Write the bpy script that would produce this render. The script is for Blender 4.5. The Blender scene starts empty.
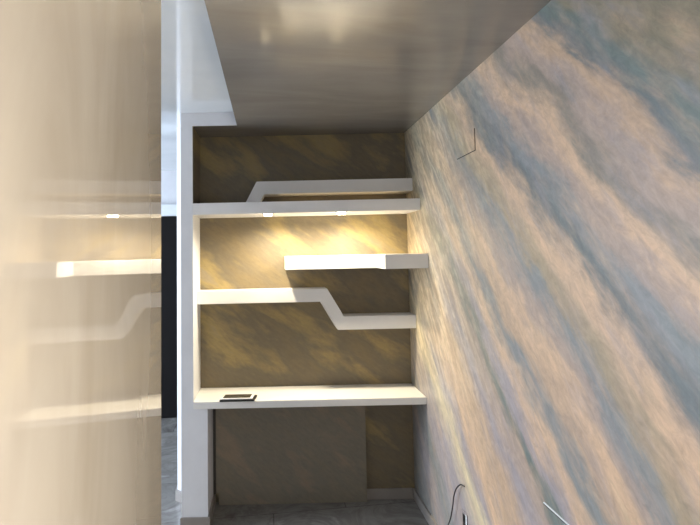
import bpy, bmesh, math
from mathutils import Vector, Matrix, Euler

sc = bpy.context.scene
col = sc.collection
K, XR = -0.1446, 0.9079          # the niche wall runs slightly skew to the side wall
XL = -0.4645                     # inner left side of the niche
XP = -0.537                      # outer left side of the white partition
ZC, ZU = 2.395, 2.475            # lowered ceiling, upper ceiling
YB, YF = 3.648, 3.300            # back wall plane, front plane of the niche


def N(x, yn, z):
    return Vector((x, yn + K * (x - XR), z))


# ------------------------------------------------------------------ materials
def srgb(r, g, b):
    f = lambda c: (c / 255 / 12.92) if c / 255 <= 0.04045 else ((c / 255 + 0.055) / 1.055) ** 2.4
    return (f(r), f(g), f(b), 1)


def mat(name):
    m = bpy.data.materials.new(name)
    m.use_nodes = True
    nt = m.node_tree
    return m, nt, nt.nodes['Principled BSDF']


def node(nt, t, **kw):
    n = nt.nodes.new(t)
    for k, v in kw.items():
        if k.startswith('i_'):
            n.inputs[k[2:].replace('_', ' ')].default_value = v
        else:
            setattr(n, k, v)
    return n


def ramp(nt, stops, src, interp='LINEAR'):
    n = nt.nodes.new('ShaderNodeValToRGB')
    cr = n.color_ramp
    cr.interpolation = interp
    while len(cr.elements) < len(stops):
        cr.elements.new(0.5)
    for e, (p, c) in zip(cr.elements, stops):
        e.position = p
    for e, (p, c) in zip(cr.elements, stops):
        e.position = p
        e.color = c
    nt.links.new(src, n.inputs[0])
    return n


def math_(nt, op, a, b=None):
    n = nt.nodes.new('ShaderNodeMath')
    n.operation = op
    for i, v in enumerate((a, b)):
        if v is None:
            continue
        if isinstance(v, (int, float)):
            n.inputs[i].default_value = v
        else:
            nt.links.new(v, n.inputs[i])
    return n.outputs[0]


def mixc(nt, kind, fac, a, b):
    n = nt.nodes.new('ShaderNodeMix')
    n.data_type = 'RGBA'
    n.blend_type = kind
    for s, v in ((n.inputs[0], fac), (n.inputs[6], a), (n.inputs[7], b)):
        if isinstance(v, (int, float, tuple)):
            s.default_value = v
        else:
            nt.links.new(v, s)
    return n.outputs[2]


def world_uv(nt, ax, slope_angle, sa, sc_):
    """position in a wall plane: (along streak * sa, across streak * sc_)"""
    g = node(nt, 'ShaderNodeNewGeometry')
    s = node(nt, 'ShaderNodeSeparateXYZ')
    nt.links.new(g.outputs['Position'], s.inputs[0])
    u = s.outputs[ax]
    z = s.outputs[2]
    ca, sn = math.cos(slope_angle), math.sin(slope_angle)
    al = math_(nt, 'ADD', math_(nt, 'MULTIPLY', u, ca), math_(nt, 'MULTIPLY', z, sn))
    ac = math_(nt, 'SUBTRACT', math_(nt, 'MULTIPLY', z, ca), math_(nt, 'MULTIPLY', u, sn))
    c = node(nt, 'ShaderNodeCombineXYZ')
    nt.links.new(math_(nt, 'MULTIPLY', al, sa), c.inputs[0])
    nt.links.new(math_(nt, 'MULTIPLY', ac, sc_), c.inputs[1])
    return c.outputs[0], al, ac


def noise(nt, vec, scale, detail=4, rough=0.55, dist=0.0, w=None):
    n = node(nt, 'ShaderNodeTexNoise')
    n.inputs['Scale'].default_value = scale
    n.inputs['Detail'].default_value = detail
    n.inputs['Roughness'].default_value = rough
    n.inputs['Distortion'].default_value = dist
    if vec is not None:
        nt.links.new(vec, n.inputs['Vector'])
    return n


def plain(name, c, rough=0.5, spec=0.5, nz=0.03, metal=0.0, coat=0.0):
    m, nt, b = mat(name)
    g = node(nt, 'ShaderNodeNewGeometry')
    n = noise(nt, g.outputs['Position'], 9, 4)
    lo = tuple(max(0, v * (1 - nz)) for v in c[:3]) + (1,)
    hi = tuple(min(1, v * (1 + nz)) for v in c[:3]) + (1,)
    r = ramp(nt, [(0.35, lo), (0.65, hi)], n.outputs[0])
    nt.links.new(r.outputs[0], b.inputs['Base Color'])
    b.inputs['Roughness'].default_value = rough
    b.inputs['Specular IOR Level'].default_value = spec
    b.inputs['Metallic'].default_value = metal
    b.inputs['Coat Weight'].default_value = coat
    return m


def emis(name, c, s):
    m, nt, b = mat(name)
    b.inputs['Base Color'].default_value = (0.8, 0.8, 0.8, 1)
    b.inputs['Emission Color'].default_value = c
    b.inputs['Emission Strength'].default_value = s
    return m


BLUE = srgb(142, 151, 154)
BLUD = srgb(114, 126, 130)
TEAL = srgb(116, 133, 130)
PEACH = srgb(226, 188, 148)
PEAC2 = srgb(206, 173, 138)
TAN = srgb(178, 160, 128)
OLIV = srgb(144, 136, 112)
PINK = srgb(188, 166, 150)
LAV = srgb(172, 165, 172)
CREAM = srgb(234, 216, 170)
GREY = srgb(146, 140, 128)


def streak_wall():
    m, nt, b = mat('streaked_decorative_plaster')
    ang = math.atan(0.80)
    vec, al, ac = world_uv(nt, 1, ang, 0.65, 1.5)
    ca = math.cos(ang)
    cc = math_(nt, 'DIVIDE', ac, ca)                       # z - 0.8*y
    n1 = noise(nt, vec, 1.7, 5, 0.6, 0.3)
    n2 = noise(nt, vec, 6.0, 6, 0.6, 0.3)
    vf, _, _ = world_uv(nt, 1, ang, 3.0, 14.0)
    n3 = noise(nt, vf, 1.6, 6, 0.7, 0.2)
    c2 = math_(nt, 'ADD', cc, math_(nt, 'MULTIPLY', math_(nt, 'SUBTRACT', n1.outputs[0], 0.5), 0.40))
    c2 = math_(nt, 'ADD', c2, math_(nt, 'MULTIPLY', math_(nt, 'SUBTRACT', n2.outputs[0], 0.5), 0.16))
    c2 = math_(nt, 'ADD', c2, math_(nt, 'MULTIPLY', math_(nt, 'SUBTRACT', n3.outputs[0], 0.5), 0.16))
    t = math_(nt, 'DIVIDE', math_(nt, 'ADD', c2, 2.8), 4.6)   # -2.8..1.8
    P = lambda c: (c + 2.8) / 4.6
    st = [(-2.6, BLUE), (-2.35, LAV), (-2.15, BLUE), (-1.95, LAV), (-1.78, LAV), (-1.6, CREAM), (-1.45, LAV), (-1.3, PEACH),
          (-1.08, PEAC2), (-0.93, LAV), (-0.80, PINK), (-0.70, TEAL), (-0.62, LAV), (-0.50, PEACH), (-0.37, BLUE),
          (-0.27, PEAC2), (-0.17, PEACH), (-0.09, PINK), (0.01, BLUE), (0.09, TAN), (0.22, PEACH), (0.33, BLUD), (0.44, BLUE),
          (0.53, PINK), (0.61, PEACH), (0.72, GREY), (0.82, PINK), (0.89, PEAC2), (0.97, BLUD), (1.06, TEAL), (1.16, OLIV), (1.4, GREY)]
    r = ramp(nt, [(P(a), c) for a, c in st], t, 'EASE')
    # patches of brushed colour on top
    vb, _, _ = world_uv(nt, 1, ang + 0.12, 1.3, 5.5)
    n4 = noise(nt, vb, 1.9, 5, 0.65, 0.5)
    rm = ramp(nt, [(0.30, BLUE), (0.40, LAV), (0.50, PINK), (0.62, PEACH), (0.74, CREAM)], n4.outputs[0])
    n5 = noise(nt, vb, 3.4, 4, 0.6)
    fr = ramp(nt, [(0.40, (0, 0, 0, 1)), (0.70, (0.5, 0.5, 0.5, 1))], n5.outputs[0])
    c = mixc(nt, 'MIX', fr.outputs[0], r.outputs[0], rm.outputs[0])
    # brushwork near the niche in cream, olive and grey, with warm lamplight painted in
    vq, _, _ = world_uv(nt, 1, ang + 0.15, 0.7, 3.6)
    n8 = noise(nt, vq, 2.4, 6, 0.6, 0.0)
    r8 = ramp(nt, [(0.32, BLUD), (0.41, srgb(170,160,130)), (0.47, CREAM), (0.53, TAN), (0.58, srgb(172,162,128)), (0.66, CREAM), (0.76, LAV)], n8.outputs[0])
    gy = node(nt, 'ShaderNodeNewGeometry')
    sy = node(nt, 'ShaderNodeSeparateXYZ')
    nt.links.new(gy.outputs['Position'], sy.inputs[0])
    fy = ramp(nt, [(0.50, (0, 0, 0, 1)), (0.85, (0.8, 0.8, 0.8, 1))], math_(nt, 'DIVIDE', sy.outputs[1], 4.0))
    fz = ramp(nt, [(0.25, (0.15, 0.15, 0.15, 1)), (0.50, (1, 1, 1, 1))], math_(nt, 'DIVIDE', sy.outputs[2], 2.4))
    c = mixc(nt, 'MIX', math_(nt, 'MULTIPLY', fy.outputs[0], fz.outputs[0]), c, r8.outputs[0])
    # fine trowel grain
    vg, _, _ = world_uv(nt, 1, ang, 5, 11.0)
    n6 = noise(nt, vg, 3.0, 7, 0.75, 0.6)
    gr = ramp(nt, [(0.3, (0.62, 0.64, 0.65, 1)), (0.7, (1.18, 1.16, 1.13, 1))], n6.outputs[0])
    c = mixc(nt, 'MULTIPLY', 0.75, c, gr.outputs[0])
    c = mixc(nt, 'MULTIPLY', 1.0, c, (1.03, 1.0, 0.97, 1))
    hs = node(nt, 'ShaderNodeHueSaturation')
    hs.inputs['Saturation'].default_value = WALL_SAT
    hs.inputs['Value'].default_value = WALL_VAL
    nt.links.new(c, hs.inputs['Color'])
    nt.links.new(hs.outputs[0], b.inputs['Base Color'])
    b.inputs['Roughness'].default_value = 0.42
    b.inputs['Specular IOR Level'].default_value = 0.45
    bp = node(nt, 'ShaderNodeBump')
    bp.inputs['Strength'].default_value = 0.22
    bp.inputs['Distance'].default_value = 0.004
    nt.links.new(n6.outputs[0], bp.inputs['Height'])
    nt.links.new(bp.outputs[0], b.inputs['Normal'])
    return m


def mottled(name, cols, ang, scale=1.0, rough=0.5, bump=0.25):
    m, nt, b = mat(name)
    v, _, _ = world_uv(nt, 0, ang, 1.1, 3.2)
    n1 = noise(nt, v, 2.0 * scale, 5, 0.55, 0.15)
    v2, _, _ = world_uv(nt, 0, ang, 2.6, 6.5)
    n2 = noise(nt, v2, 2.3 * scale, 6, 0.7, 0.25)
    k = len(cols)
    st = [(0.22 + 0.56 * i / (k - 1), c) for i, c in enumerate(cols)]
    s = math_(nt, 'ADD', math_(nt, 'MULTIPLY', n1.outputs[0], 0.8), math_(nt, 'MULTIPLY', n2.outputs[0], 0.2))
    r = ramp(nt, st, s)
    v3, _, _ = world_uv(nt, 0, ang, 8, 24)
    n3 = noise(nt, v3, 2.2, 7, 0.75, 0.5)
    gr = ramp(nt, [(0.3, (0.80, 0.80, 0.80, 1)), (0.7, (1.13, 1.13, 1.11, 1))], n3.outputs[0])
    c = mixc(nt, 'MULTIPLY', 0.8, r.outputs[0], gr.outputs[0])
    nt.links.new(c, b.inputs['Base Color'])
    b.inputs['Roughness'].default_value = rough
    bp = node(nt, 'ShaderNodeBump')
    bp.inputs['Strength'].default_value = bump
    bp.inputs['Distance'].default_value = 0.004
    nt.links.new(n3.outputs[0], bp.inputs['Height'])
    nt.links.new(bp.outputs[0], b.inputs['Normal'])
    return m


def polished(name, c1, c2, stretch, ior, rough, coat, bump):
    """burnished stucco: soft trowel clouds under a mirror-like wax"""
    m, nt, b = mat(name)
    g = node(nt, 'ShaderNodeNewGeometry')
    mp = node(nt, 'ShaderNodeMapping')
    mp.inputs['Scale'].default_value = stretch
    nt.links.new(g.outputs['Position'], mp.inputs[0])
    n1 = noise(nt, mp.outputs[0], 2.2, 6, 0.6, 0.8)
    r = ramp(nt, [(0.35, c1), (0.65, c2)], n1.outputs[0])
    nt.links.new(r.outputs[0], b.inputs['Base Color'])
    rr = ramp(nt, [(0.3, (rough * .7,) * 3 + (1,)), (0.7, (rough * 1.3,) * 3 + (1,))], n1.outputs[0])
    nt.links.new(rr.outputs[0], b.inputs['Roughness'])
    b.inputs['IOR'].default_value = ior
    b.inputs['Coat Weight'].default_value = coat
    b.inputs['Coat Roughness'].default_value = rough * 0.6
    n2 = noise(nt, mp.outputs[0], 3.5, 2, 0.4, 0.3)
    n3 = noise(nt, mp.outputs[0], 22, 3, 0.5, 0.3)
    h = math_(nt, 'ADD', n2.outputs[0], math_(nt, 'MULTIPLY', n3.outputs[0], 0.10))
    bp = node(nt, 'ShaderNodeBump')
    bp.inputs['Strength'].default_value = 1.0
    bp.inputs['Distance'].default_value = bump
    nt.links.new(h, bp.inputs['Height'])
    nt.links.new(bp.outputs[0], b.inputs['Normal'])
    nt.links.new(bp.outputs[0], b.inputs['Coat Normal'])
    return m


def tile_floor():
    m, nt, b = mat('grey_stone_tile')
    g = node(nt, 'ShaderNodeNewGeometry')
    n1 = noise(nt, g.outputs['Position'], 2.4, 8, 0.65, 1.4)
    r = ramp(nt, [(0.3, srgb(104, 101, 97)), (0.47, srgb(138, 136, 132)), (0.56, srgb(120, 117, 113)), (0.72, srgb(168, 166, 163))], n1.outputs[0])
    bk = node(nt, 'ShaderNodeTexBrick')
    bk.offset = 0.5
    bk.inputs['Scale'].default_value = 1.0
    bk.inputs['Mortar Size'].default_value = 0.0025
    bk.inputs['Brick Width'].default_value = 0.9
    bk.inputs['Row Height'].default_value = 0.6
    bk.inputs['Color1'].default_value = (1, 1, 1, 1)
    bk.inputs['Color2'].default_value = (0.88, 0.88, 0.88, 1)
    bk.inputs['Mortar'].default_value = (0.45, 0.45, 0.45, 1)
    nt.links.new(g.outputs['Position'], bk.inputs[0])
    c = mixc(nt, 'MULTIPLY', 1.0, r.outputs[0], bk.outputs[0])
    nt.links.new(c, b.inputs['Base Color'])
    b.inputs['Roughness'].default_value = 0.22
    return m


WALL_SAT, WALL_VAL = 0.86, 0.75
M = dict(
    white=plain('white_wall_paint', (0.72, 0.73, 0.76, 1), 0.5, 0.4, 0.02),
    shelf=plain('white_satin_paint', (0.76, 0.75, 0.74, 1), 0.45, 0.4, 0.02),
    lacquer=plain('white_desk_lacquer', (0.80, 0.79, 0.76, 1), 0.32, 0.5, 0.01),
    ceilw=polished('glossy_white_ceiling', (0.64, 0.68, 0.70, 1), (0.70, 0.73, 0.75, 1), (1, 1, 1), 1.5, 0.10, 0.3, 0.0004),
    base=plain('greige_skirting_tile', srgb(140, 134, 128), 0.4, 0.5, 0.05),
    black=plain('black_plastic', (0.012, 0.012, 0.013, 1), 0.35),
    dark=plain('dark_brown_door', (0.008, 0.007, 0.007, 1), 0.6, 0.15),
    frame=plain('white_door_casing', (0.80, 0.84, 0.86, 1), 0.4),
    phonew=plain('white_phone_glass', (0.85, 0.85, 0.83, 1), 0.15),
    screen=plain('dark_phone_screen', (0.05, 0.045, 0.035, 1), 0.12),
    chrome=plain('brushed_steel', (0.75, 0.75, 0.75, 1), 0.25, 0.5, 0.02, 1.0),
    lens=emis('warm_lamp_glass', (1.0, 0.80, 0.50, 1), 60),
    led=emis('warm_led_strip', (1.0, 0.72, 0.36, 1), 6.0),
    gap=plain('dark_joint', (0.05, 0.045, 0.04, 1), 0.9),
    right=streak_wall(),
    back=mottled('mottled_ochre_plaster', [srgb(84, 84, 78), srgb(104, 98, 82), srgb(122, 108, 82), srgb(112, 102, 84), srgb(152, 134, 90), srgb(140, 128, 108), srgb(172, 152, 100)], -0.62, 0.6),
    panel=mottled('mottled_brown_plaster', [srgb(112, 106, 98), srgb(132, 122, 104), srgb(122, 116, 104), srgb(146, 130, 110), srgb(156, 142, 122)], -0.72, 0.9),
    left=polished('burnished_beige_stucco', (0.195, 0.165, 0.125, 1), (0.23, 0.20, 0.157, 1), (1, 2.2, 0.6), 1.65, 0.014, 0.0, 0.00025),
    ceil=polished('burnished_greige_stucco', (0.185, 0.17, 0.15, 1), (0.23, 0.212, 0.19, 1), (0.5, 1.8, 1), 1.5, 0.19, 0.1, 0.0025),
)


# ------------------------------------------------------------------ mesh helpers
def finish(name, bm, m, parent=None, loc=(0, 0, 0), bevel=0.0, smooth=False, kind=None):
    bmesh.ops.recalc_face_normals(bm, faces=bm.faces)
    if bevel:
        bmesh.ops.bevel(bm, geom=[e for e in bm.edges if len(e.link_faces) == 2 and e.calc_face_angle() > 0.5],
                        offset=bevel, segments=2, affect='EDGES', clamp_overlap=True)
    L = Vector(loc)
    if not parent:
        for v in bm.verts:
            v.co -= L
    else:
        off = parent.matrix_world.translation if False else Vector(parent.location)
        for v in bm.verts:
            v.co -= off
    me = bpy.data.meshes.new(name)
    bm.to_mesh(me)
    bm.free()
    me.materials.append(m)
    if smooth:
        for p in me.polygons:
            p.use_smooth = True
    o = bpy.data.objects.new(name, me)
    col.objects.link(o)
    if parent:
        o.parent = parent
    else:
        o.location = L
    if kind:
        o['kind'] = kind
    return o


def prism(bm, prof, y0, y1, sk=True):
    """profile of (x, z) points pushed from y0 to y1 (niche-skewed if sk)"""
    f = N if sk else (lambda x, y, z: Vector((x, y, z)))
    a = [bm.verts.new(f(x, y0, z)) for x, z in prof]
    b = [bm.verts.new(f(x, y1, z)) for x, z in prof]
    n = len(prof)
    bm.faces.new(a)
    bm.faces.new(b[::-1])
    for i in range(n):
        bm.faces.new((a[i], b[i], b[(i + 1) % n], a[(i + 1) % n]))
    return bm


def plan(bm, poly, z0, z1, sk=True):
    f = N if sk else (lambda x, y, z: Vector((x, y, z)))
    a = [bm.verts.new(f(x, y, z0)) for x, y in poly]
    b = [bm.verts.new(f(x, y, z1)) for x, y in poly]
    n = len(poly)
    bm.faces.new(a)
    bm.faces.new(b[::-1])
    for i in range(n):
        bm.faces.new((a[i], b[i], b[(i + 1) % n], a[(i + 1) % n]))
    return bm


def box(bm, x0, x1, y0, y1, z0, z1, sk=False):
    return plan(bm, [(x0, y0), (x1, y0), (x1, y1), (x0, y1)], z0, z1, sk)


def B():
    return bmesh.new()


def empty(name, loc, label, cat, group=None):
    o = bpy.data.objects.new(name, None)
    o.empty_display_size = 0.05
    col.objects.link(o)
    o.location = loc
    o['label'] = label
    o['category'] = cat
    if group:
        o['group'] = group
    return o


def tag(o, label, cat, group=None):
    o['label'] = label
    o['category'] = cat
    if group:
        o['group'] = group
    return o


S = 'structure'
# ------------------------------------------------------------------ room shell
finish('floor', box(B(), -4.3, 1.05, -2.6, 6.1, -0.1, 0.0), tile_floor(), kind=S)

finish('wall_left', box(B(), -0.345, -0.235, -2.5, 1.267, 0, ZU), M['left'], bevel=0.002, kind=S)
# lowered burnished ceiling, one slab that also roofs the niche
bm = B()
yr = K * 0 + YB
pts = [Vector((-0.194, -2.5, 0)), Vector((XR, -2.5, 0)), N(XR, YB, 0), N(XL, YB, 0), N(XL, YF + 0.015, 0), N(-0.194, YF + 0.015, 0)]
a = [bm.verts.new((p.x, p.y, ZC)) for p in pts]
b = [bm.verts.new((p.x, p.y, ZU)) for p in pts]
bm.faces.new(a)
bm.faces.new(b[::-1])
for i in range(6):
    bm.faces.new((a[i], b[i], b[(i + 1) % 6], a[(i + 1) % 6]))
finish('ceiling_lowered', bm, M['ceil'], kind=S)
finish('ceiling', box(B(), -4.3, 1.05, -2.6, 6.1, ZU, ZU + 0.1), M['ceilw'], kind=S)
# white partition left of the niche, thicker under the desk, with the lintel over the niche
finish('wall_partition', prism(B(), [(XP, 0), (-0.382, 0), (-0.382, 0.688), (XL, 0.688), (XL, ZC), (-0.194, ZC), (-0.194, ZU), (XP, ZU)], YF, YF + 0.014),
       M['white'], kind=S)
finish('wall_partition_side', prism(B(), [(XP, 0), (-0.382, 0), (-0.382, 0.688), (XL, 0.688), (XL, ZU), (XP, ZU)], YF + 0.014, YB),
       M['white'], kind=S)
finish('wall_niche', plan(B(), [(XP, YB), (XR, YB), (XR, YB + 0.12), (XP, YB + 0.12)], 0, ZU), M['back'], kind=S)
finish('wall_return', plan(B(), [(XP, YB - 0.045), (XP, YB + 0.12), (-0.625, YB + 0.12), (-0.625, YB + 0.05)], 0, ZU), M['white'], kind=S)
finish('wall_hall', box(B(), -4.2, 1.05, 5.89, 6.0, 0, ZU), M['white'], kind=S)


def holed_wall(name, axis, pos, thick, u0, u1, h, hu0, hu1, hz0, hz1, m):
    bm = B()
    for (a0, a1, z0, z1) in ((u0, hu0, 0, h), (hu1, u1, 0, h), (hu0, hu1, 0, hz0), (hu0, hu1, hz1, h)):
        if axis == 'x':
            box(bm, pos, pos + thick, a0, a1, z0, z1)
        else:
            box(bm, a0, a1, pos, pos + thick, z0, z1)
    return finish(name, bm, m, kind=S)


def window(name, axis, pos, a0, a1, z0, z1):
    o = empty(name, (0, 0, 0), '', '')
    for k in ('label', 'category'):
        del o[k]
    o['kind'] = S
    bm = B()
    w = 0.05
    mid = (a0 + a1) / 2
    for (p0, p1, q0, q1) in ((a0, a0 + w, z0, z1), (a1 - w, a1, z0, z1), (a0 + w, a1 - w, z0, z0 + w), (a0 + w, a1 - w, z1 - w, z1),
                             (mid - w / 2, mid + w / 2, z0 + w, z1 - w)):
        if axis == 'x':
            box(bm, pos, pos + 0.05, p0, p1, q0, q1)
        else:
            box(bm, p0, p1, pos, pos + 0.05, q0, q1)
    finish('window_frame', bm, M['frame'], o)
    return o


W1 = dict(a0=2.8, a1=5.2, z0=0.25, z1=2.3)
W2 = dict(a0=0.0, a1=0.8, z0=0.9, z1=2.2)
holed_wall('wall_window', 'x', -4.3, 0.1, -2.5, 5.89, ZU, W1['a0'], W1['a1'], W1['z0'], W1['z1'], M['white'])
window('window_1', 'x', -4.27, **W1)
W3 = dict(a0=-0.50, a1=0.25, z0=0.07, z1=2.05)
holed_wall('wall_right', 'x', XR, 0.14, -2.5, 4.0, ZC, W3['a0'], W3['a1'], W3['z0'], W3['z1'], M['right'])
window('window_3', 'x', XR + 0.06, **W3)  # unseen opening, added to brighten the left wall
holed_wall('wall_rear', 'y', -2.6, 0.1, -4.2, 1.05, ZU, W2['a0'], W2['a1'], W2['z0'], W2['z1'], M['white'])
window('window_2', 'y', -2.57, **W2)

# hall door with its pale casing
d = empty('door_1', (-1.3, 5.88, 0), '', '')
del d['label'], d['category']
d['kind'] = S
finish('door_leaf', box(B(), -1.75, -0.86, 5.85, 5.885, 0.004, 2.0), M['dark'], d)
bm = B()
box(bm, -1.86, -1.75, 5.83, 5.889, 0.0, 2.12)
box(bm, -0.86, -0.75, 5.83, 5.889, 0.0, 2.12)
box(bm, -1.75, -0.86, 5.83, 5.889, 2.003, 2.12)
finish('door_casing', bm, M['frame'], d, bevel=0.004)

# skirtings
hb, tb = 0.066, 0.012
finish('baseboard_right', box(B(), XR - tb, XR, -2.5, 3.645, 0, hb), M['base'], bevel=0.002, kind=S)
finish('baseboard_back', plan(B(), [(-0.32, YB - tb), (XR - tb, YB - tb), (XR - tb, YB), (-0.32, YB)], 0, hb), M['base'], bevel=0.002, kind=S)
finish('baseboard_partition', plan(B(), [(XP - 0.006, YF - tb), (-0.382 + tb, YF - tb), (-0.382 + tb, YB), (-0.382, YB), (-0.382, YF), (XP - 0.006, YF)], 0, hb),
       M['base'], bevel=0.002, kind=S)
finish('baseboard_return', plan(B(), [(XP - 0.001, YB - 0.06), (XP - 0.001, YB - 0.045), (-0.625, YB + 0.05), (-0.625, YB + 0.12), (-0.637, YB + 0.12), (-0.637, YB + 0.04)], 0, hb),
       M['base'], kind=S)

# ------------------------------------------------------------------ shelves and desk
YK = YB                                                     # all run back to the wall
g = 0.0005
o = finish('wall_shelf', prism(B(), [(-0.158, 1.917), (-0.0815, 2.063), (XR - g, 2.063), (XR - g, 1.981), (-0.034, 1.981), (-0.067, 1.917)], 3.466, YK - g),
           M['shelf'], loc=N(0.4, 3.55, 1.917), bevel=0.002)
tag(o, 'topmost white cranked shelf whose sloping left end stands on the long full-width shelf', 'shelf')

sh1 = empty('wall_shelf', N(0.22, 3.47, 1.846), 'long straight white shelf across the whole niche with two lit downlights in it', 'shelf')
finish('board', prism(B(), [(XL + g, 1.846), (XR - g, 1.846), (XR - g, 1.9165), (XL + g, 1.9165)], YF, YK - g), M['shelf'], sh1, bevel=0.002)
finish('light_strip', prism(B(), [(0.06, 1.9170), (0.84, 1.9170), (0.84, 1.921), (0.06, 1.921)], 3.50, 3.51), M['led'], sh1)  # unseen glowing strip, added for the warm glow above this shelf

o = finish('wall_shelf', plan(B(), [(0.093, 3.40), (0.659, 3.40), (0.659, 3.161), (XR - g, 3.161), (XR - g, YK - g), (0.093, YK - g)], 1.4965, 1.581),
           M['shelf'], loc=N(0.5, 3.5, 1.4985), bevel=0.002)
tag(o, 'short white shelf on the right, its front brightly lit up to a shaded end block', 'shelf')

o = finish('wall_shelf', prism(B(), [(XL + g, 1.289), (0.314, 1.289), (0.417, 1.110), (XR - g, 1.110), (XR - g, 1.193), (0.4575, 1.193), (0.3545, 1.371), (XL + g, 1.371)], 3.481, YK - g),
           M['shelf'], loc=N(0.2, 3.55, 1.11), bevel=0.002)
tag(o, 'cream-lit white shelf above the desk, stepping down to the right in a slant', 'shelf')

o = finish('desk', plan(B(), [(XL + g, 3.287), (XR - g, 3.287), (XR - g, YK - g), (XL + g, YK - g)], 0.6885, 0.7305), M['lacquer'],
           loc=N(0.2, 3.4, 0.6885), bevel=0.0025)
tag(o, 'wide white built-in desk top spanning the niche with a phone lying on it', 'desk')

bp_ = empty('back_panel', N(0.1, 3.61, 0.0), 'large brown mottled board standing against the wall under the white desk', 'panel')
finish('board', prism(B(), [(-0.347, 0.001), (0.594, 0.001), (0.594, 0.686), (-0.363, 0.686), (-0.363, 0.075), (-0.347, 0.075)], 3.600, 3.622),
       M['panel'], bp_, bevel=0.001)
finish('edge_strip', prism(B(), [(-0.3685, 0.068), (-0.3635, 0.074), (-0.3635, 0.686), (-0.3805, 0.686), (-0.3805, 0.068)], 3.604, 3.640), M['gap'], bp_)  # dark strip standing in for the shade in the gap beside the board
# the inside of the top compartment is painted like the wall behind it
finish('wall_niche_side', plan(B(), [(XL, YF + 0.003), (XL + 0.002, YF + 0.003), (XL + 0.002, YB), (XL, YB)], 1.9175, ZC), M['back'], kind=S)


def cyl(bm, c, r, z0, z1, n=32, r2=None):
    r2 = r if r2 is None else r2
    a = [bm.verts.new((c[0] + r * math.cos(2 * math.pi * i / n), c[1] + r * math.sin(2 * math.pi * i / n), z0)) for i in range(n)]
    b = [bm.verts.new((c[0] + r2 * math.cos(2 * math.pi * i / n), c[1] + r2 * math.sin(2 * math.pi * i / n), z1)) for i in range(n)]
    bm.faces.new(a)
    bm.faces.new(b[::-1])
    for i in range(n):
        bm.faces.new((a[i], b[i], b[(i + 1) % n], a[(i + 1) % n]))
    return bm


def ring(bm, c, r0, r1, z0, z1, n=32):
    L = []
    for r, z in ((r0, z0), (r1, z0), (r1, z1), (r0, z1)):
        L.append([bm.verts.new((c[0] + r * math.cos(2 * math.pi * i / n), c[1] + r * math.sin(2 * math.pi * i / n), z)) for i in range(n)])
    for j in range(4):
        for i in range(n):
            bm.faces.new((L[j][i], L[j][(i + 1) % n], L[(j + 1) % 4][(i + 1) % n], L[(j + 1) % 4][i]))
    return bm


SPX = (-0.012, 0.435)
for sx, lab in ((SPX[0], 'left one of two small round lit downlights under the long shelf'),
                (SPX[1], 'right one of two small round lit downlights under the long shelf')):
    c = N(sx, YF + 0.036, 1.846)
    t = empty('downlight', c, lab, 'downlight', 'downlights under the long shelf')
    finish('trim_ring', ring(B(), c, 0.0285, 0.035, 1.842, 1.8455), M['chrome'], t, smooth=False)
    finish('lens', cyl(B(), c, 0.022, 1.832, 1.8455, r2=0.028), M['lens'], t)
    l = bpy.data.lights.new('downlight_lamp', 'SPOT')
    l.energy = 50
    l.color = (1.0, 0.86, 0.62)
    l.spot_size = math.radians(170)
    l.spot_blend = 0.7
    l.shadow_soft_size = 0.018
    lo = bpy.data.objects.new('downlight_lamp', l)
    col.objects.link(lo)
    lo.location = (c.x, c.y, 1.827)

# ------------------------------------------------------------------ phone on the desk
ph = empty('phone', (-0.205, 3.500, 0.7305), 'white-faced phone with dark screen lying on the left of the desk', 'phone')
ph.rotation_euler.z = math.radians(-8)


def local(name, bm, m, bevel=0.0, loc=(0, 0, 0)):
    bmesh.ops.recalc_face_normals(bm, faces=bm.faces)
    if bevel:
        bmesh.ops.bevel(bm, geom=[e for e in bm.edges if e.calc_face_angle() > 0.5], offset=bevel, segments=3, affect='EDGES', clamp_overlap=True)
    me = bpy.data.meshes.new(name)
    bm.to_mesh(me)
    bm.free()
    me.materials.append(m)
    o = bpy.data.objects.new(name, me)
    col.objects.link(o)
    return o


def add_child(name, bm, m, parent, bevel=0.0):
    o = local(name, bm, m, bevel)
    o.parent = parent
    return o


add_child('case', box(B(), -0.098, 0.110, -0.062, 0.050, 0.0002, 0.011), M['black'], ph, 0.003)
add_child('body', box(B(), -0.100, 0.096, -0.052, 0.052, 0.011, 0.017), M['phonew'], ph, 0.0015)
add_child('screen', box(B(), -0.083, 0.080, -0.040, 0.043, 0.0168, 0.0176), M['screen'], ph)

# ------------------------------------------------------------------ fittings on the painted wall
xw = XR


def cover(name, pts, label, edges, m):
    """thin flush plate on the right wall; pts (y, z) corners; edges = visible joint sides"""
    (y0, z0), (y1, z1) = pts
    t = empty(name, (xw, (y0 + y1) / 2, z0), label, 'cover plate')
    finish('plate', box(B(), xw - 0.0035, xw + 0.0005, y0, y1, z0, z1), m, t, bevel=0.0006)
    for e in edges:
        w = 0.0035
        r = dict(n=(y0 - w, y0, z0 - w, z1), b=(y0 - w, y1, z0 - w, z0), t=(y0 - w, y1, z1 - w, z1), l=(y0, y1, z1, z1 + w))[e]
        finish('lip' if e == 'l' else 'joint', box(B(), xw - (0.0042 if e in 'tl' else 0.0012), xw - 0.0002, r[0], r[1], r[2], r[3]), M['frame' if e == 'l' else 'gap'], t)  # the pale strip is a painted highlight along the plate's top edge
    return t


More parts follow.
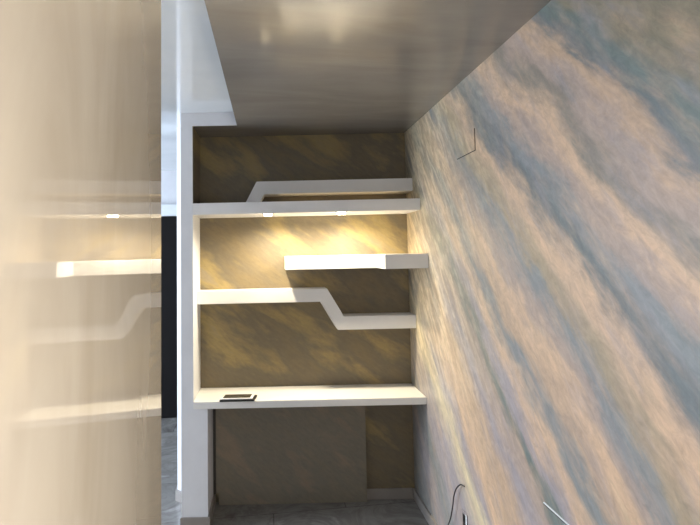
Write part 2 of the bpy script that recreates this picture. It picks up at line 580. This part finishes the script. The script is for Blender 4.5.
cover('junction_box_cover', ((2.358, 2.040), (2.60, 2.137)), 'small flush painted cover plate high on the streaked wall near the ceiling', 'nb', M['right'])
cover('junction_box_cover', ((1.56, 0.63), (1.846, 0.738)), 'flush pale cover plate low on the streaked wall at the bottom edge of the photo', 'tl', M['right'])
ot = empty('wall_outlet', (xw, 2.66, 0.30), 'small flush painted wall box with a black opening below the loose cable', 'outlet')
finish('box', box(B(), xw - 0.004, xw - 0.0003, 2.635, 2.700, 0.262, 0.345), M['right'], ot, bevel=0.001)
finish('rim', box(B(), xw - 0.005, xw - 0.0042, 2.637, 2.650, 0.268, 0.340), M['frame'], ot)
finish('opening', box(B(), xw - 0.0052, xw - 0.0042, 2.652, 2.692, 0.276, 0.332), M['black'], ot)

# loose cable that leaves the wall and hangs to the floor
pts = [(xw - 0.001, 2.660, 0.468), (xw - 0.012, 2.690, 0.464), (xw - 0.020, 2.730, 0.430), (xw - 0.022, 2.765, 0.380), (xw - 0.022, 2.790, 0.320),
       (xw - 0.024, 2.830, 0.240), (xw - 0.026, 2.905, 0.150), (xw - 0.035, 2.95, 0.06), (xw - 0.06, 2.94, 0.008)]


def tube(bm, pts, r, n=10):
    P = [Vector(p) for p in pts]
    Q = []
    for i in range(len(P) - 1):
        p0, p1, p2, p3 = P[max(i - 1, 0)], P[i], P[i + 1], P[min(i + 2, len(P) - 1)]
        for k in range(8):
            t = k / 8
            Q.append(0.5 * ((2 * p1) + (-p0 + p2) * t + (2 * p0 - 5 * p1 + 4 * p2 - p3) * t * t + (-p0 + 3 * p1 - 3 * p2 + p3) * t ** 3))
    Q.append(P[-1])
    rings = []
    for i, q in enumerate(Q):
        d_ = (Q[min(i + 1, len(Q) - 1)] - Q[max(i - 1, 0)]).normalized()
        s = d_.cross(Vector((1, 0, 0.01))).normalized()
        u = s.cross(d_)
        rings.append([bm.verts.new(q + r * (math.cos(2 * math.pi * j / n) * s + math.sin(2 * math.pi * j / n) * u)) for j in range(n)])
    for a_, b_ in zip(rings, rings[1:]):
        for j in range(n):
            bm.faces.new((a_[j], a_[(j + 1) % n], b_[(j + 1) % n], b_[j]))
    bm.faces.new(rings[0][::-1])
    bm.faces.new(rings[-1])
    return bm


o = finish('cable', tube(B(), pts, 0.0032), M['black'], loc=(xw - 0.02, 2.8, 0.0), smooth=True)
tag(o, 'thin black cable coming out of the streaked wall and curving down to the floor', 'cable')


# ------------------------------------------------------------------ light
def area(name, loc, direction, sx, sy, power, color):
    l = bpy.data.lights.new(name, 'AREA')
    l.shape = 'RECTANGLE'
    l.size, l.size_y = sx, sy
    l.energy = power
    l.color = color
    o = bpy.data.objects.new(name, l)
    col.objects.link(o)
    o.location = loc
    o.rotation_euler = Vector(direction).to_track_quat('-Z', 'Y').to_euler()
    return o


area('daylight_side_window', (-4.32, 4.0, 1.28), (1, 0, 0), 2.0, 2.3, 330, (0.77, 0.86, 1.0))
area('daylight_glazed_door', (XR + 0.15, -0.125, 1.05), (-1, 0, 0), 1.9, 0.7, 430, (1.0, 0.96, 0.92))  # shines through the added opening onto the left wall
area('daylight_rear_window', (0.4, -2.62, 1.55), (0, 1, 0), 1.3, 0.8, 26, (1.0, 0.95, 0.90))

w = bpy.data.worlds.new('World')
sc.world = w
w.use_nodes = True
w.node_tree.nodes['Background'].inputs[0].default_value = (0.62, 0.78, 1.0, 1)
w.node_tree.nodes['Background'].inputs[1].default_value = 1.0

# ------------------------------------------------------------------ camera
f, yaw, pitch, roll = 559.57, math.radians(8.0344), math.radians(3.7815), math.radians(-1.2793)
F = Vector((math.sin(yaw) * math.cos(pitch), math.cos(yaw) * math.cos(pitch), math.sin(pitch)))
R = Vector((math.cos(yaw), -math.sin(yaw), 0))
U = R.cross(F)
R2 = R * math.cos(roll) + U * math.sin(roll)
U2 = -R * math.sin(roll) + U * math.cos(roll)
cd = bpy.data.cameras.new('camera')
cd.sensor_width = 36
cd.lens = f / 700 * 36
cd.shift_x = (350 - 348.6) / 700
cd.shift_y = -(262.5 - 214.96) / 700
cd.clip_start = 0.02
co = bpy.data.objects.new('camera', cd)
col.objects.link(co)
mw = Matrix((R2, U2, -F)).transposed().to_4x4()
mw.translation = (0, 0, 1.6)
co.matrix_world = mw
sc.camera = co

vs = sc.view_settings
vs.view_transform = 'Standard'
vs.look = 'None'
vs.gamma = 1
vs.use_curve_mapping = False
vs.exposure = 0.0
